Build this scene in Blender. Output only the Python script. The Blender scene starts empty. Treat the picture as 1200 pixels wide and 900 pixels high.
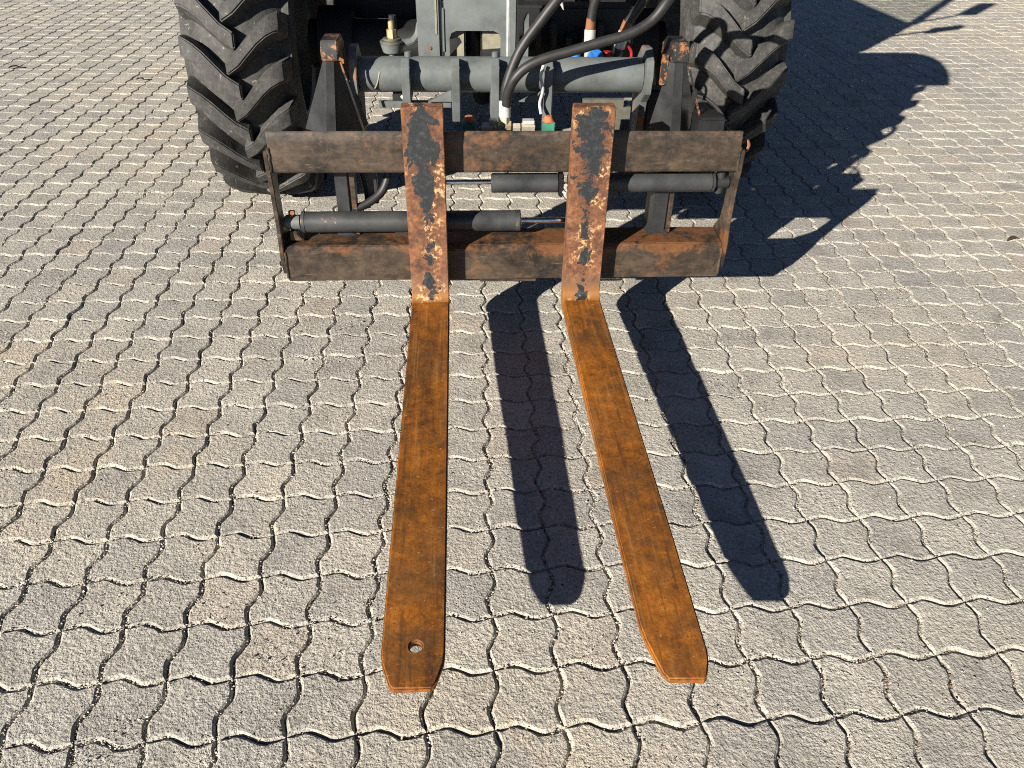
import bpy, bmesh, math, random
import numpy as np
from mathutils import Vector, Matrix
random.seed(7); rng = np.random.default_rng(11)
R = math.radians
sc = bpy.context.scene
col = sc.collection

# ------------------------------------------------------------------ camera
CELL = 0.1125                       # one wavy paver cell
cd = bpy.data.cameras.new('camera'); cam = bpy.data.objects.new('camera', cd); col.objects.link(cam)
yaw, pitch, roll = 0.0454, 0.6154, 0.0049
fw = Vector((math.sin(yaw)*math.cos(pitch), math.cos(yaw)*math.cos(pitch), -math.sin(pitch)))
rt = Vector((math.cos(yaw), -math.sin(yaw), 0)); up = rt.cross(fw)
r2 = rt*math.cos(roll) + up*math.sin(roll); u2 = up*math.cos(roll) - rt*math.sin(roll)
m = Matrix((r2, u2, -fw)).transposed().to_4x4()
m.translation = Vector((-0.0084, -0.9412, 1.1953))
cam.matrix_world = m
cd.sensor_width = 36; cd.lens = 36*917.2/1200; cd.clip_end = 1000; cd.clip_start = 0.02
sc.camera = cam

# ------------------------------------------------------------------ sky, sun, exposure
SUN = Vector((1.68, 1.85, -1.0)).normalized()          # direction the light travels
w = bpy.data.worlds.new('World'); sc.world = w; w.use_nodes = True
nt = w.node_tree; bg = nt.nodes['Background']; sky = nt.nodes.new('ShaderNodeTexSky')
sky.sky_type = 'NISHITA'; sky.sun_disc = False
sky.sun_elevation = math.asin(-SUN.z); sky.sun_rotation = math.atan2(-SUN.x, -SUN.y)
sky.air_density = 0.38; sky.dust_density = 0.3; sky.altitude = 1500
nt.links.new(sky.outputs[0], bg.inputs[0]); bg.inputs[1].default_value = 0.05
sd = bpy.data.lights.new('sun', 'SUN'); sun = bpy.data.objects.new('sun', sd); col.objects.link(sun)
sd.energy = 5.0; sd.angle = R(0.53); sd.color = (1.0, 0.93, 0.82)
sun.rotation_euler = SUN.to_track_quat('-Z', 'Y').to_euler(); sun.location = (-6, -6, 6)
sc.view_settings.view_transform = 'Standard'; sc.view_settings.look = 'None'
sc.view_settings.exposure = 1.25; sc.view_settings.gamma = 1.0; sc.view_settings.use_curve_mapping = False

sc.cycles.filter_width = 1.05; sc.cycles.use_denoising = False
sc.cycles.caustics_reflective = False; sc.cycles.caustics_refractive = False; sc.cycles.sample_clamp_indirect = 0.5
sc.cycles.max_bounces = 5; sc.cycles.diffuse_bounces = 2; sc.cycles.glossy_bounces = 2

# ------------------------------------------------------------------ material helpers
class N:
    def __init__(s, name, rough=0.7, metal=0.0, spec=0.5):
        s.m = bpy.data.materials.new(name); s.m.use_nodes = True
        s.t = s.m.node_tree; s.b = s.t.nodes['Principled BSDF']
        s.b.inputs['Roughness'].default_value = rough; s.b.inputs['Metallic'].default_value = metal
        s.b.inputs['Specular IOR Level'].default_value = spec
    def n(s, typ, **kw):
        x = s.t.nodes.new(typ)
        for k, v in kw.items(): setattr(x, k, v)
        return x
    def l(s, a, b): s.t.links.new(a, b)
    def coord(s, kind='Object', scale=(1, 1, 1), rnd=0.0):
        if kind == 'World': o = s.n('ShaderNodeNewGeometry').outputs['Position']
        else: o = s.n('ShaderNodeTexCoord').outputs[kind]
        mp = s.n('ShaderNodeMapping'); mp.inputs['Scale'].default_value = scale; s.l(o, mp.inputs[0])
        if rnd:
            oi = s.n('ShaderNodeObjectInfo'); v = s.math('MULTIPLY', oi.outputs['Random'], rnd)
            s.l(v, mp.inputs['Location'])
        return mp.outputs[0]
    def noise(s, co, scale, detail=5, rough=0.6, dist=0.0):
        x = s.n('ShaderNodeTexNoise'); s.l(co, x.inputs['Vector'])
        x.inputs['Scale'].default_value = scale; x.inputs['Detail'].default_value = detail
        x.inputs['Roughness'].default_value = rough; x.inputs['Distortion'].default_value = dist
        return x.outputs[0]
    def voro(s, co, scale, feat='F1', out='Distance', rnd=1.0):
        x = s.n('ShaderNodeTexVoronoi', feature=feat); s.l(co, x.inputs['Vector'])
        x.inputs['Scale'].default_value = scale; x.inputs['Randomness'].default_value = rnd
        return x.outputs[out]
    def math(s, op, a, b=None, c=None, clamp=False):
        x = s.n('ShaderNodeMath', operation=op, use_clamp=clamp)
        for i, v in enumerate((a, b, c)):
            if v is None: continue
            if isinstance(v, (int, float)): x.inputs[i].default_value = v
            else: s.l(v, x.inputs[i])
        return x.outputs[0]
    def ramp(s, f, stops, interp='LINEAR'):
        x = s.n('ShaderNodeValToRGB'); e = x.color_ramp.elements; x.color_ramp.interpolation = interp
        while len(e) < len(stops): e.new(0.5)
        for k, (p, c) in zip(e, stops):
            k.position = p; k.color = (c, c, c, 1) if isinstance(c, (int, float)) else (*c, 1)
        s.l(f, x.inputs[0]); return x.outputs[0]
    def mix(s, f, a, b, mode='MIX'):
        x = s.n('ShaderNodeMix', data_type='RGBA', blend_type=mode)
        for i, v in ((0, f), (6, a), (7, b)):
            if isinstance(v, (int, float)): x.inputs[i].default_value = v
            elif isinstance(v, tuple): x.inputs[i].default_value = (*v, 1)
            else: s.l(v, x.inputs[i])
        return x.outputs[2]
    def sep(s, co):
        x = s.n('ShaderNodeSeparateXYZ'); s.l(co, x.inputs[0]); return x.outputs
    def out(s, color=None, rough=None, bump=None, bs=0.5, bd=0.002, metal=None):
        if color is not None:
            if isinstance(color, tuple): s.b.inputs['Base Color'].default_value = (*color, 1)
            else: s.l(color, s.b.inputs['Base Color'])
        if rough is not None: s.l(rough, s.b.inputs['Roughness'])
        if metal is not None: s.l(metal, s.b.inputs['Metallic'])
        if bump is not None:
            x = s.n('ShaderNodeBump'); x.inputs['Strength'].default_value = bs; x.inputs['Distance'].default_value = bd
            s.l(bump, x.inputs['Height']); s.l(x.outputs[0], s.b.inputs['Normal'])
        return s.m

def m_paver():
    k = N('concrete_paver', 0.92, 0, 0.25); co = k.coord('World')
    at = k.n('ShaderNodeAttribute', attribute_name='tone'); oi = k.n('ShaderNodeObjectInfo')
    tone = k.math('FRACT', k.math('ADD', at.outputs['Fac'], oi.outputs['Random']))
    big = k.noise(co, 0.9, 2, 0.6); mid = k.noise(co, 9, 3, 0.65); fine = k.noise(co, 130, 3, 0.75)
    c = k.ramp(fine, [(0.25, (0.215, 0.205, 0.186)), (0.46, (0.378, 0.360, 0.325)), (0.72, (0.53, 0.508, 0.46))])
    t = k.ramp(tone, [(0, (0.87, 0.87, 0.88)), (0.5, (0.99, 0.985, 0.97)), (0.9, (1.07, 1.06, 1.03)), (0.94, (1.04, 1.0, 0.955)), (1, (1.01, 0.96, 0.91))])
    c = k.mix(1.0, c, t, 'MULTIPLY')
    st = k.ramp(big, [(0.3, (0.92, 0.92, 0.93)), (0.55, (1.0, 0.99, 0.97)), (0.75, (1.08, 1.06, 1.01))])
    c = k.mix(1.0, c, st, 'MULTIPLY')
    st2 = k.ramp(mid, [(0.3, (0.78, 0.77, 0.76)), (0.48, (0.98, 0.98, 0.98)), (0.72, (1.16, 1.15, 1.13))])
    c = k.mix(1.0, c, st2, 'MULTIPLY')
    oil = k.ramp(k.noise(co, 3.6, 3, 0.7, 0.8), [(0.27, 0.76), (0.36, 1.0)])
    c = k.mix(1.0, c, oil, 'MULTIPLY')
    sm = k.math('MULTIPLY', k.ramp(big, [(0.52, 0), (0.70, 0.45)]), k.ramp(mid, [(0.45, 0), (0.62, 1)]))   # faint rusty run-off stains
    c = k.mix(sm, c, (0.42, 0.33, 0.22))
    pits = k.ramp(k.voro(co, 62), [(0.0, 0.0), (0.12, 0.0), (0.19, 1.0)])
    pits = k.math('MAXIMUM', pits, k.ramp(mid, [(0.50, 1.0), (0.58, 0.0)]))
    c = k.mix(pits, k.mix(0.6, c, (0.05, 0.045, 0.04)), c)
    h = k.math('ADD', k.math('MULTIPLY', k.voro(co, 200), -0.5), k.math('MULTIPLY', k.noise(co, 75, 4, 0.8), 2.9))
    h = k.math('ADD', h, k.math('MULTIPLY', pits, 0.7))
    return k.out(c, None, h, 0.75, 0.0034)

def m_sand():
    k = N('joint_sand', 0.95, 0, 0.2); co = k.coord('World')
    f = k.voro(co, 230, out='Color'); g = k.noise(co, 2.0, 4, 0.6); nz = k.noise(co, 60, 5, 0.7)
    v = k.sep(f)[0]
    c = k.ramp(v, [(0.0, (0.09, 0.072, 0.056)), (0.25, (0.25, 0.215, 0.17)), (0.6, (0.44, 0.40, 0.33)), (1.0, (0.62, 0.59, 0.52))])
    c = k.mix(k.ramp(g, [(0.42, 0.0), (0.62, 0.45)]), c, (0.17, 0.12, 0.075))
    h = k.math('ADD', k.math('MULTIPLY', k.math('SUBTRACT', 1.0, k.voro(co, 230)), 1.0), nz)
    return k.out(c, None, h, 0.9, 0.004)

def m_grit():
    k = N('grit', 0.9, 0, 0.2); gi = k.n('ShaderNodeNewGeometry')
    c = k.ramp(gi.outputs['Random Per Island'], [(0, (0.03, 0.022, 0.016)), (0.25, (0.09, 0.065, 0.045)), (0.45, (0.26, 0.23, 0.19)), (0.8, (0.42, 0.39, 0.34)), (1, (0.6, 0.57, 0.52))])
    return k.out(c)

def m_blade():
    k = N('rusted_blade', 0.6, 0.0, 0.25); co = k.coord('Object', (1, 1, 1), 7.0)
    st = k.coord('Object', (1, 0.30, 1), 3.0); sc_ = k.coord('Object', (1, 0.035, 1), 5.0)
    a = k.noise(st, 9, 5, 0.7, 0.6); d = k.noise(co, 34, 7, 0.78, 0.3); f = k.noise(co, 170, 5, 0.8); sl = k.noise(sc_, 130, 3, 0.6)
    v = k.math('ADD', k.math('ADD', k.math('MULTIPLY', a, 0.42), k.math('MULTIPLY', d, 0.40)), k.math('MULTIPLY', f, 0.18))
    c = k.ramp(v, [(0.37, (0.030, 0.020, 0.016)), (0.43, (0.088, 0.036, 0.011)), (0.49, (0.185, 0.064, 0.009)), (0.55, (0.285, 0.095, 0.010)), (0.63, (0.40, 0.150, 0.020))])
    c = k.mix(k.ramp(k.noise(co, 7, 5, 0.7, 0.6), [(0.47, 0.0), (0.62, 0.65)]), c, k.mix(d, (0.045, 0.027, 0.017), (0.15, 0.066, 0.020)))
    c = k.mix(k.ramp(sl, [(0.57, 0.0), (0.68, 0.35)]), c, (0.34, 0.17, 0.05))
    c = k.mix(k.ramp(sl, [(0.30, 0.55), (0.42, 0.0)]), c, (0.05, 0.026, 0.012))
    c = k.mix(k.ramp(k.noise(co, 95, 3, 0.6), [(0.68, 0.0), (0.73, 0.8)]), c, (0.42, 0.22, 0.10))
    c = k.mix(k.ramp(k.noise(co, 48, 4, 0.7, 0.8), [(0.63, 0.0), (0.69, 0.6)]), c, (0.36, 0.080, 0.022))
    pt = k.ramp(k.voro(co, 150), [(0.0, 0.0), (0.12, 0.0), (0.22, 1.0)]); pt = k.math('MAXIMUM', pt, k.ramp(d, [(0.47, 1.0), (0.55, 0.0)]))
    c = k.mix(pt, (0.035, 0.020, 0.012), c)
    h = k.math('ADD', k.math('MULTIPLY', sl, 0.25), k.math('ADD', k.math('MULTIPLY', d, 1.0), k.math('MULTIPLY', f, 0.5)))
    return k.out(c, k.ramp(v, [(0.38, 0.42), (0.6, 0.75)]), h, 0.6, 0.0020)

def m_shank():
    k = N('chipped_shank', 0.6, 0.0, 0.45); raw = k.n('ShaderNodeTexCoord').outputs['Object']; co = k.coord('Object', (1, 1, 1), 9.0)
    x, y, z = k.sep(raw)
    n1 = k.noise(co, 22, 6, 0.62, 0.6); n2 = k.noise(co, 75, 5, 0.7); n3 = k.noise(co, 9, 4, 0.6)
    cen = k.math('SUBTRACT', 1.0, k.math('MULTIPLY', k.math('ABSOLUTE', x), 23.0))      # 1 centre .. <0 edge
    hz = k.ramp(z, [(0.16, -0.0), (0.25, -0.0), (0.38, 0.10), (0.45, 0.60), (0.58, 0.95), (0.648, 0.8), (0.662, 0.0)])
    f = k.math('ADD', k.math('MULTIPLY', cen, 0.42), k.math('MULTIPLY', hz, 0.36))
    f = k.math('ADD', f, k.math('MULTIPLY', k.math('SUBTRACT', n1, 0.5), 1.5))
    f = k.math('ADD', f, k.math('MULTIPLY', k.math('SUBTRACT', n2, 0.5), 0.45))
    paint = k.ramp(f, [(0.405, 0.0), (0.425, 1.0)])
    edge = k.math('MULTIPLY', k.ramp(f, [(0.16, 0.0), (0.30, 1.0), (0.405, 1.0), (0.425, 0.0)]), k.ramp(n3, [(0.52, 0.0), (0.60, 1.0)]))
    edge = k.math('MULTIPLY', edge, k.ramp(n2, [(0.51, 0.0), (0.55, 1.0)]))
    rust = k.ramp(k.math('ADD', k.math('MULTIPLY', n1, 0.5), k.math('MULTIPLY', n2, 0.5)),
                  [(0.34, (0.032, 0.016, 0.011)), (0.45, (0.092, 0.038, 0.019)), (0.53, (0.165, 0.066, 0.027)), (0.64, (0.27, 0.125, 0.055))])
    rust = k.mix(k.ramp(z, [(0.17, 0.8), (0.24, 0.0)]), rust, k.mix(n1, (0.085, 0.050, 0.038), (0.20, 0.115, 0.06)))
    rust = k.mix(k.ramp(k.math('ADD', z, k.math('MULTIPLY', k.math('SUBTRACT', n1, 0.5), 0.05)), [(0.166, 0.9), (0.196, 0.0)]), rust, (0.23, 0.095, 0.02))
    c = k.mix(edge, rust, k.mix(n2, (0.40, 0.19, 0.05), (0.50, 0.36, 0.19)))
    c = k.mix(paint, c, k.mix(k.ramp(n2, [(0.5, 0), (0.7, 1)]), (0.016, 0.018, 0.021), (0.045, 0.046, 0.048)))
    scr = k.ramp(k.noise(k.coord('Object', (70, 70, 5), 4.0), 2.0, 4, 0.7), [(0.66, 0.0), (0.70, 0.8)])
    c = k.mix(k.math('MULTIPLY', scr, paint), c, (0.36, 0.24, 0.12))
    h = k.math('ADD', k.math('MULTIPLY', paint, 0.5), k.math('ADD', n2, k.math('MULTIPLY', k.noise(co, 300, 3, 0.6), 0.4)))
    return k.out(c, k.ramp(paint, [(0, 0.7), (1, 0.48)]), h, 0.5, 0.0016)

def m_carriage():
    k = N('worn_carriage_steel', 0.55, 0.0, 0.45); co = k.coord('Object', (1, 1, 1), 5.0); raw = k.n('ShaderNodeTexCoord').outputs['Object']
    st = k.coord('Object', (0.6, 1, 1), 5.0); ss = k.coord('Object', (0.10, 1, 1), 3.0)
    a = k.noise(st, 11, 6, 0.72, 0.5); b = k.noise(co, 40, 6, 0.75); f = k.noise(ss, 120, 4, 0.7); g = k.noise(co, 4.5, 5, 0.7, 0.6)
    v = k.math('ADD', k.math('ADD', k.math('MULTIPLY', a, 0.55), k.math('MULTIPLY', b, 0.33)), k.math('MULTIPLY', f, 0.12))
    c = k.ramp(v, [(0.38, (0.013, 0.012, 0.011)), (0.47, (0.032, 0.0235, 0.017)), (0.54, (0.054, 0.038, 0.026)), (0.64, (0.085, 0.057, 0.035))])
    x, y, z = k.sep(raw)
    low = k.ramp(z, [(0.250, 0.0), (0.276, 0.15), (0.300, 0.17), (0.330, 0.0)])                       # rusted ledge of the lower bar
    rm = k.math('ADD', k.math('ADD', g, k.math('MULTIPLY', low, 1.0)), k.math('MULTIPLY', k.math('SUBTRACT', b, 0.5), 0.5))
    rm = k.ramp(rm, [(0.58, 0.0), (0.72, 0.85)])
    c = k.mix(rm, c, k.mix(b, (0.050, 0.023, 0.012), (0.21, 0.085, 0.027)))
    c = k.mix(k.ramp(k.noise(co, 8.0, 5, 0.75, 0.6), [(0.56, 0.0), (0.64, 0.9)]), c, (0.012, 0.0115, 0.0125))
    c = k.mix(k.ramp(f, [(0.64, 0.0), (0.72, 0.5)]), c, (0.15, 0.13, 0.105))
    c = k.mix(k.ramp(k.noise(co, 110, 3, 0.6), [(0.70, 0.0), (0.75, 0.7)]), c, (0.20, 0.14, 0.09))
    h = k.math('ADD', k.math('MULTIPLY', b, 0.9), k.math('ADD', k.math('MULTIPLY', f, 0.3), k.math('MULTIPLY', k.noise(co, 220, 4, 0.75), 0.6)))
    return k.out(c, k.ramp(v, [(0.38, 0.32), (0.62, 0.58)]), h, 0.35, 0.0012)

def m_paint(name, base, rough=0.5, dirt=0.5, rust=0.0, bump=0.15):
    k = N(name, rough, 0.0, 0.45); co = k.coord('Object', (1, 1, 1), 5.0)
    a = k.noise(co, 11, 6, 0.65); b = k.noise(co, 70, 5, 0.7); d = k.noise(k.coord('Object', (6, 6, 1.2), 5.0), 5, 5, 0.65)
    dk = tuple(v*0.62 for v in base); lt = tuple(min(1, v*1.22+0.006) for v in base)
    c = k.ramp(a, [(0.3, dk), (0.5, base), (0.75, lt)])
    c = k.mix(k.ramp(d, [(0.5, 0.0), (0.75, dirt)]), c, (base[0]*0.9+0.03, base[1]*0.85+0.025, base[2]*0.75+0.016))
    c = k.mix(k.ramp(b, [(0.66, 0.0), (0.74, 0.6)]), c, lt)
    if rust:
        rm = k.ramp(k.math('ADD', k.math('MULTIPLY', a, 0.6), k.math('MULTIPLY', b, 0.4)), [(0.62-rust*0.2, 0.0), (0.645-rust*0.2, 1.0)])
        c = k.mix(rm, c, k.mix(b, (0.10, 0.035, 0.014), (0.34, 0.15, 0.06)))
    return k.out(c, k.ramp(a, [(0.3, max(0.1, rough-0.12)), (0.7, min(1, rough+0.15))]), k.math('ADD', a, k.math('MULTIPLY', b, 0.6)), bump, 0.002)

def m_rubber():
    k = N('tyre_rubber', 0.75, 0.0, 0.35); co = k.coord('Object', (1, 1, 1), 9.0)
    a = k.noise(co, 9, 5, 0.65); b = k.noise(co, 60, 6, 0.7); f = k.noise(k.coord('Object', (40, 8, 8), 9.0), 6, 5, 0.7)
    c = k.ramp(k.math('ADD', k.math('MULTIPLY', a, 0.5), k.math('MULTIPLY', b, 0.5)), [(0.35, (0.022, 0.0215, 0.021)), (0.5, (0.042, 0.0415, 0.0395)), (0.65, (0.085, 0.083, 0.077))])
    c = k.mix(k.ramp(f, [(0.58, 0.0), (0.70, 0.55)]), c, (0.15, 0.145, 0.13))
    c = k.mix(k.ramp(k.noise(co, 34, 4, 0.7, 1.2), [(0.64, 0.0), (0.68, 0.75)]), c, (0.24, 0.23, 0.20))
    h = k.math('ADD', b, k.math('ADD', k.math('MULTIPLY', f, 0.5), k.math('MULTIPLY', k.noise(co, 260, 3, 0.6), 0.4)))
    return k.out(c, k.ramp(a, [(0.3, 0.55), (0.7, 0.85)]), h, 0.5, 0.0025)

def m_simple(name, c, rough=0.5, metal=0.0, spec=0.5, var=0.25):
    k = N(name, rough, metal, spec); co = k.coord('Object')
    n = k.noise(co, 45, 5, 0.65)
    return k.out(k.ramp(n, [(0.3, tuple(v*(1-var) for v in c)), (0.7, tuple(min(1, v*(1+var)) for v in c))]), None, n, 0.15, 0.001)

def m_glass():
    k = N('tinted_cab_glass'); t = k.t; o = t.nodes['Material Output']
    tr = k.n('ShaderNodeBsdfTransparent'); tr.inputs[0].default_value = (0.93, 0.94, 0.92, 1)
    gl = k.n('ShaderNodeBsdfGlossy'); gl.inputs[1].default_value = 0.02
    mx = k.n('ShaderNodeMixShader'); mx.inputs[0].default_value = 0.07
    k.l(tr.outputs[0], mx.inputs[1]); k.l(gl.outputs[0], mx.inputs[2]); k.l(mx.outputs[0], o.inputs[0]); return k.m

M = dict(paver=m_paver(), sand=m_sand(), grit=m_grit(), blade=m_blade(), shank=m_shank(), carriage=m_carriage(), rubber=m_rubber(), glass=m_glass(),
    grey=m_paint('slate_grey_paint', (0.100, 0.112, 0.112), 0.48, 0.5), greyrust=m_paint('slate_grey_paint_flaking', (0.10, 0.11, 0.11), 0.5, 0.5, 0.42),
    dark=m_paint('charcoal_paint', (0.020, 0.021, 0.0225), 0.42, 0.3), darkrust=m_paint('charcoal_paint_flaking', (0.020, 0.021, 0.0225), 0.42, 0.3, 0.55, 0.3),
    black=m_paint('black_chassis_paint', (0.006, 0.0062, 0.007), 0.6, 0.1), cyl=m_paint('cylinder_paint', (0.033, 0.0355, 0.037), 0.42, 0.4, 0.03),
    chrome=m_simple('chrome_rod', (0.62, 0.63, 0.65), 0.12, 1.0), zinc=m_simple('yellow_zinc', (0.50, 0.41, 0.23), 0.35, 0.5), steel=m_simple('fitting_steel', (0.42, 0.38, 0.30), 0.45, 0.4),
    ferrule=m_simple('pale_ferrule', (0.50, 0.49, 0.46), 0.5, 0.3), hose=m_simple('hose_rubber', (0.018, 0.0178, 0.018), 0.5, 0, 0.4, 0.35), hoserust=m_simple('rusty_hose_end', (0.17, 0.07, 0.03), 0.8),
    blue=m_simple('blue_plastic', (0.02, 0.14, 0.46), 0.4), red=m_simple('red_plastic', (0.28, 0.014, 0.012), 0.4), green=m_simple('green_plastic', (0.04, 0.17, 0.11), 0.5, var=0.3),
    orange=m_simple('orange_rust_cap', (0.34, 0.10, 0.035), 0.8, var=0.4), cream=m_simple('cream_plate', (0.20, 0.185, 0.13), 0.6), weld=m_simple('weld_bead', (0.42, 0.43, 0.43), 0.35, 0.5),
    olive=m_simple('olive_grey_plate', (0.085, 0.083, 0.065), 0.55, var=0.35), leaf=m_simple('dry_leaf', (0.035, 0.022, 0.014), 0.8), headlight=m_simple('lamp_lens', (0.6, 0.6, 0.6), 0.15))

# ------------------------------------------------------------------ mesh helpers
def tag(o, label=None, cat=None, group=None, kind=None):
    for k_, v in (('label', label), ('category', cat), ('group', group), ('kind', kind)):
        if v: o[k_] = v
    return o
def link(name, me, mat=None, parent=None):
    o = bpy.data.objects.new(name, me); col.objects.link(o)
    if me and mat is not None and not me.materials: me.materials.append(mat)
    if parent: o.parent = parent
    return o
class MB:
    def __init__(s): s.bm = bmesh.new()
    def prism(s, poly, axis, a, b, bev=0.0):
        f3 = {'x': lambda p, t: (t, p[0], p[1]), 'y': lambda p, t: (p[0], t, p[1]), 'z': lambda p, t: (p[0], p[1], t)}[axis]
        t = bmesh.new(); A = [t.verts.new(f3(p, a)) for p in poly]; B = [t.verts.new(f3(p, b)) for p in poly]; n = len(poly)
        t.faces.new(A); t.faces.new(B[::-1])
        for i in range(n): t.faces.new((A[i], B[i], B[(i+1) % n], A[(i+1) % n]))
        return s._add(t, bev)
    def box(s, x0, x1, y0, y1, z0, z1, bev=0.002):
        return s.prism([(x0, y0), (x1, y0), (x1, y1), (x0, y1)], 'z', z0, z1, bev)
    def hexa(s, V, bev=0.0):
        t = bmesh.new(); v = [t.verts.new(p) for p in V]
        for q in ((0, 1, 2, 3), (7, 6, 5, 4), (0, 4, 5, 1), (1, 5, 6, 2), (2, 6, 7, 3), (3, 7, 4, 0)): t.faces.new([v[i] for i in q])
        return s._add(t, bev)
    def cyl(s, p, q, r, n=24, r2=None, bev=0.0):
        p, q = Vector(p), Vector(q); d = (q-p).normalized(); a = d.orthogonal().normalized(); b = d.cross(a); r2 = r if r2 is None else r2
        t = bmesh.new(); A = []; B = []
        for i in range(n):
            c = math.cos(2*math.pi*i/n)*a + math.sin(2*math.pi*i/n)*b
            A.append(t.verts.new(p+c*r)); B.append(t.verts.new(q+c*r2))
        t.faces.new(A[::-1]); t.faces.new(B)
        for i in range(n): t.faces.new((A[i], A[(i+1) % n], B[(i+1) % n], B[i]))
        if bev: bmesh.ops.bevel(t, geom=[e for e in t.edges if len(e.link_faces) == 2 and any(len(f.verts) > 4 for f in e.link_faces)], offset=bev, segments=2, affect='EDGES')
        return s._add(t, 0)
    def sweep(s, pts, r, n=12, sub=8):
        P = [Vector(p) for p in pts]; C = []
        Q = [2*P[0]-P[1]] + P + [2*P[-1]-P[-2]]
        for i in range(1, len(Q)-2):
            for k in range(sub):
                t = k/sub; a, b, c, d = Q[i-1:i+3]
                C.append(0.5*((2*b)+(c-a)*t+(2*a-5*b+4*c-d)*t*t+(3*b-a-3*c+d)*t**3))
        C.append(P[-1]); t = bmesh.new(); rings = []; nx = None
        for i, p in enumerate(C):
            d = (C[min(i+1, len(C)-1)]-C[max(i-1, 0)]).normalized()
            nx = d.orthogonal().normalized() if nx is None else (nx-d*nx.dot(d)).normalized()
            b = d.cross(nx)
            rings.append([t.verts.new(p+(math.cos(2*math.pi*k/n)*nx+math.sin(2*math.pi*k/n)*b)*r) for k in range(n)])
        for A, B in zip(rings, rings[1:]):
            for k in range(n): t.faces.new((A[k], A[(k+1) % n], B[(k+1) % n], B[k]))
        t.faces.new(rings[0][::-1]); t.faces.new(rings[-1]); return s._add(t, 0)
    def lathe(s, prof, n=72, cap=False):            # profile (x, r), axis x
        t = bmesh.new(); rings = []
        for (x, r) in prof: rings.append([t.verts.new((x, -r*math.cos(2*math.pi*k/n), r*math.sin(2*math.pi*k/n))) for k in range(n)])
        for A, B in zip(rings, rings[1:]):
            for k in range(n): t.faces.new((A[k], A[(k+1) % n], B[(k+1) % n], B[k]))
        if cap: t.faces.new(rings[0][::-1]); t.faces.new(rings[-1])
        return s._add(t, 0)
    def _add(s, t, bev):
        bmesh.ops.recalc_face_normals(t, faces=t.faces)
        if bev: bmesh.ops.bevel(t, geom=t.edges[:], offset=bev, segments=2, affect='EDGES', clamp_overlap=True)
        me = bpy.data.meshes.new('tmp'); t.to_mesh(me); t.free(); s.bm.from_mesh(me); bpy.data.meshes.remove(me); return s
    def mesh(s, name, angle=32):
        me = bpy.data.meshes.new(name); s.bm.to_mesh(me); s.bm.free(); me.shade_smooth(); me.set_sharp_from_angle(angle=R(angle)); return me
    def build(s, name, mat, parent=None, angle=32): return link(name, s.mesh(name, angle), mat, parent)

# ================================================================== GROUND: wavy concrete pavers
_WT = np.array([0, 0.10, 0.20, 0.27, 0.33, 0.40, 0.50, 0.58, 0.65, 0.71, 0.78, 0.88, 1.0]); _WV = np.array([0, 0.30, 0.72, 0.97, 0.95, 0.62, 0.0, -0.58, -0.93, -0.98, -0.76, -0.36, 0.0])
def wave(t): return float(np.interp(t, _WT, _WV))
AMP = 0.0086
def outline(ns, gap):
    h = CELL/2; P = []
    for i in range(ns): t = i/ns; P.append((-h+CELL*t, -h+AMP*wave(t)))          # near side, left to right
    for i in range(ns): t = i/ns; P.append((h+AMP*wave(1-t), -h+CELL*t))         # right side, near to far
    for i in range(ns): t = 1-i/ns; P.append((-h+CELL*t, h+AMP*wave(t)))         # far side
    for i in range(ns): t = 1-i/ns; P.append((-h+AMP*wave(1-t), -h+CELL*t))      # left side
    return inset(np.array(P), gap)
def inset(P, d):
    n = len(P); T = np.roll(P, -1, 0)-np.roll(P, 1, 0); T /= np.linalg.norm(T, axis=1)[:, None]
    return P + d*np.stack([-T[:, 1], T[:, 0]], 1)
def paver_arrays(ns, jit=0.0):
    n = 4*ns; o = outline(ns, 0.00145)
    if jit: o = o + rng.normal(0, jit, o.shape)
    mid = inset(o, 0.0015); inn = inset(mid, 0.0034)
    if jit: inn = inn + rng.normal(0, jit*0.8, o.shape)
    V = np.concatenate([np.c_[o, np.full(n, -0.03)], np.c_[o, np.full(n, -0.0056)], np.c_[mid, np.full(n, -0.0028)], np.c_[inn, np.zeros(n)]])
    F = [tuple(3*n+i for i in range(n))]
    for L in range(3):
        for i in range(n): j = (i+1) % n; F.append((L*n+i, L*n+j, (L+1)*n+j, (L+1)*n+i))
    return V, F
ground_me = bpy.data.meshes.new('ground')
# joint bed: fine grid near, flat far out to the horizon; emptier joints to the left, filled with sand to the right
def lump(x, y): return math.sin(x*3.1+1.3)*math.sin(y*2.7+x*1.1)+0.5*math.sin(x*8.3+y*6.1)*math.sin(x*5.7-y*9.1)
def bed_z(x, y):
    s = 0.5+0.5*math.tanh((x-0.15+0.10*y)/0.55); f = min(1.0, max(0.0, 0.25+1.3*lump(x, y)))
    return -0.0082 + 0.0036*s + 0.0034*f*(1-0.5*s) + 0.0012*math.sin(x*23+y*17)*math.sin(x*31-y*27)
xs = sorted(set(list(np.arange(-9.8, 9.81, 0.07).round(3)) + [-300, -60, -20, 20, 60, 300])); ys = sorted(set(list(np.arange(-2.1, 11.21, 0.07).round(3)) + [-300, -60, -20, 20, 60, 300]))
gv = []; gf = []
for yy in ys:
    for xx in xs:
        far = abs(xx) > 9.9 or yy > 11.3 or yy < -2.2
        gv.append((xx, yy, -0.004 if far else bed_z(xx, yy)))
nx_ = len(xs)
for j in range(len(ys)-1):
    for i in range(nx_-1): a = j*nx_+i; gf.append((a, a+1, a+1+nx_, a+nx_))
ground_me.from_pydata(gv, [], gf); ground_me.shade_smooth()
ground = tag(link('ground', ground_me, M['sand']), kind='structure')

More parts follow.
